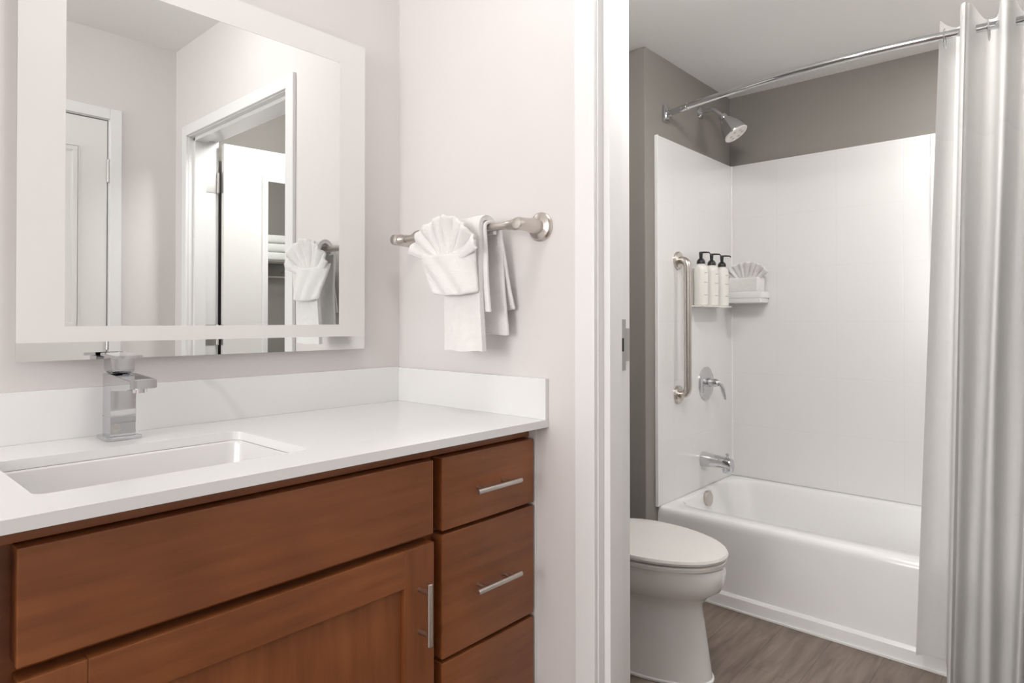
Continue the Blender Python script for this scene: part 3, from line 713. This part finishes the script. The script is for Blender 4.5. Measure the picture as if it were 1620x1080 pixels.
def curtain(name, z0, z1, nz, m, grow=0, parent=None, s0=0):
    bm = bmesh.new(); rows = []; ns = int((NW + 1) * 22)
    for i in range(nz + 1):
        row = []
        for j in range(ns + 1):
            s = s0 + (NW + 1 - s0) * j / ns
            zb = lerp(.060, .012, max(0, min(1, (s - .5) / .3)))
            z = lerp(z1, z0 if z0 > .1 else zb, i / nz); t = (ZT - z) / (ZT - .01)
            p = curt_pt(s, t); row.append(bm.verts.new((p.x, p.y, z)))
        rows.append(row)
    for r0, r1 in zip(rows, rows[1:]):
        for j in range(ns): bm.faces.new((r0[j], r0[j + 1], r1[j + 1], r1[j]))
    o = obj(name, bm, m, parent, True)
    for p in o.data.polygons: p.use_smooth = True
    md = o.modifiers.new('thick', 'SOLIDIFY'); md.thickness = .0012 + grow; md.offset = 0; md.use_rim = False
    return o
curtain('fabric_panel', 0, 1.712, 40, curt_m, 0, sc)
curtain('sheer_panel', 1.712, 2.052, 10, sheer_m, 0, sc)
curtain('top_hem', 2.052, ZT, 2, curt_m, .001, sc)
for yr in (-1.206, -1.314, -1.402, -1.490, -1.578, -1.660):
    c = Vector((rod_x(yr), yr, RZ - .012)); bm = bmesh.new(); n = 28
    pts = [c + Vector((math.cos(2 * PI * k / n) * .026, 0, math.sin(2 * PI * k / n) * .029)) for k in range(n)]
    ringsr = []
    for k, p in enumerate(pts):
        d = (p - c).normalized(); ringsr.append([p + d * .0042 * math.cos(a) + Vector((0, .002 * math.sin(a), 0)) for a in [2 * PI * q / 8 for q in range(8)]])
    ringsr.append(ringsr[0]); skin(bm, ringsr, False, False); bmesh.ops.remove_doubles(bm, verts=bm.verts, dist=1e-6)
    obj('grommet_ring', bm, chrome_m, sc, True, 'chrome ring')

# ------------------------------------------------------------------ toilet
tx = .700
to = thing('toilet', 'white elongated toilet with closed lid beside the bathtub', 'toilet', (tx, -.35, 0))
def egg(yf, yb, hw, z, n=48, sq=2.3, cxo=0):
    """outline with an elongated front (towards -y) and a squarer back"""
    out = []; ym = lerp(yb, yf, .42)
    for k in range(n):
        a = 2 * PI * k / n; ca, sa = math.cos(a), math.sin(a)
        e = 2 / (2.0 if sa < 0 else sq)
        x = math.copysign(abs(ca) ** e, ca) * hw; y = math.copysign(abs(sa) ** e, sa)
        out.append(Vector((tx + cxo + x, ym + (y * (yb - ym) if y > 0 else -y * (yf - ym)), z)))
    return out
rings = [egg(-.676, -.12, .138, .001), egg(-.676, -.12, .138, .007), egg(-.670, -.12, .134, .010), egg(-.668, -.12, .133, .03), egg(-.658, -.11, .126, .10), egg(-.648, -.10, .120, .17), egg(-.640, -.10, .115, .222),
         egg(-.643, -.09, .118, .238), egg(-.660, -.08, .145, .262), egg(-.698, -.08, .176, .290), egg(-.708, -.08, .186, .312), egg(-.712, -.08, .188, .350), egg(-.708, -.08, .186, .362), egg(-.70, -.08, .18, .366)]
obj('bowl', skin(bmesh.new(), rings), porc_m, to, True)
rings = [egg(-.704, -.265, .180, .3665), egg(-.710, -.26, .186, .369), egg(-.712, -.26, .187, .380), egg(-.706, -.262, .182, .3835)]
obj('seat', skin(bmesh.new(), rings), seat_m, to, True)
rings = [egg(-.700, -.25, .178, .3870), egg(-.713, -.25, .188, .3885), egg(-.716, -.248, .190, .396), egg(-.712, -.25, .187, .4035), egg(-.690, -.262, .170, .4085), egg(-.60, -.30, .11, .4115), egg(-.52, -.38, .03, .412)]
obj('lid', skin(bmesh.new(), rings), seat_m, to, True)
bm = bmesh.new(); box(bm, tx - .195, tx + .195, -.165, YB - .002, .345, .70, bev=.03, seg=4); obj('tank', bm, porc_m, to, True)
bm = bmesh.new(); box(bm, tx - .205, tx + .205, -.175, YB - .001, .7005, .735, bev=.012, seg=3); obj('tank_lid', bm, porc_m, to, True)
obj('flush_lever', tube(bmesh.new(), [(tx - .14, -.164, .65), (tx - .14, -.18, .65), (tx - .08, -.186, .645)], [.012, .007, .006], 12), chrome_m, to, True)
obj('seat_hinge', tube(bmesh.new(), [(tx - .08, -.235, .385), (tx + .08, -.235, .385)], .011, 12), seat_m, to, True)
box(bm := bmesh.new(), tx - .12, tx + .12, -.26, -.10, .20, .352, bev=.03, seg=3); obj('bowl_neck', bm, porc_m, to, True)

# towel rack over the toilet with folded towels (seen only in the mirrors)
tr_ = thing('towel_rack', 'nickel wall rack above the toilet holding folded white towels, seen in the mirrors', 'towel rack', (.66, YB, 1.44))
bm = bmesh.new()
for y in (-.03, -.075, -.12, -.165): tube(bm, [(.40, y, 1.555), (.90, y, 1.555)], .005, 10)
obj('shelf_bars', bm, nickel_m, tr_, True)
for x in (.40, .90):
    bm = bmesh.new(); tube(bm, arc([(x, YB - .001, 1.555), (x, -.175, 1.555), (x, -.175, 1.50)], .01, 4), .007, 12); tube(bm, arc([(x, YB - .001, 1.49), (x, -.10, 1.49), (x, -.10, 1.44)], .02, 4), .007, 12)
    obj('side_bracket', bm, nickel_m, tr_, True)
obj('towel_rail', tube(bmesh.new(), [(.40, -.10, 1.445), (.90, -.10, 1.445)], .008, 12), nickel_m, tr_, True)
def folded(z0, z1):
    bm = bmesh.new(); box(bm, .415, .885, -.165, -.005, z0, z1, bev=(z1 - z0) * .42, seg=5)
    return obj('folded_towel', bm, towel_m, None, True)
f0 = folded(1.5605, 1.622)
for k, lb in enumerate(('white folded bath towel at the bottom of the stack on the rack above the toilet', 'white folded bath towel in the middle of the stack above the toilet', 'white folded bath towel topmost on the rack above the toilet')):
    c = f0 if k == 0 else f0.copy()
    if k: COL.objects.link(c)
    c.location.z = 1.5605 + k * .0622; tag(c, lb, 'towel', 'folded towels on the rack')

# ------------------------------------------------------------------ lamps
dl = thing('tub_fill_lamp', 'small round recessed fill lamp added in the ceiling over the bathtub', 'lamp', (1.65, -1.45, BZ - .01))  # unseen lamp, added to brighten curtain, tub and wall
obj('trim_ring', lathe(bmesh.new(), (1.65, -1.45, BZ - .0005), (0, 0, -1), [(0, .085), (.004, .085), (.009, .078), (.009, .070), (.002, .068)], 36), trim_m, dl, True)
obj('diffuser', lathe(bmesh.new(), (1.65, -1.45, BZ - .0105), (0, 0, -1), [(0, .066), (.003, .06), (.005, .01)], 36), emit('tub_fill_diffuser', LAMP_COL, 6), dl, True)
for loc, lb, zc, gm, hh in (((-.55, -.80), 'round ceiling lamp above the vanity area', CZ, glow_c, .05), ((.36, -.93), 'round ceiling lamp in the bathroom ceiling', BZ, glow_b, .10)):
    l = thing('ceiling_light', lb, 'lamp', (*loc, zc - .1))
    obj('base', lathe(bmesh.new(), (*loc, zc - .0005), (0, 0, -1), [(0, .13), (.02, .13), (.026, .125)], 40), nickel_m, l, True)
    obj('diffuser', lathe(bmesh.new(), (*loc, zc - .0265), (0, 0, -1), [(0, .12), (hh * .5, .122), (hh, .115), (hh + .015, .09), (hh + .022, .05), (hh + .024, .002)], 40), gm, l, True)
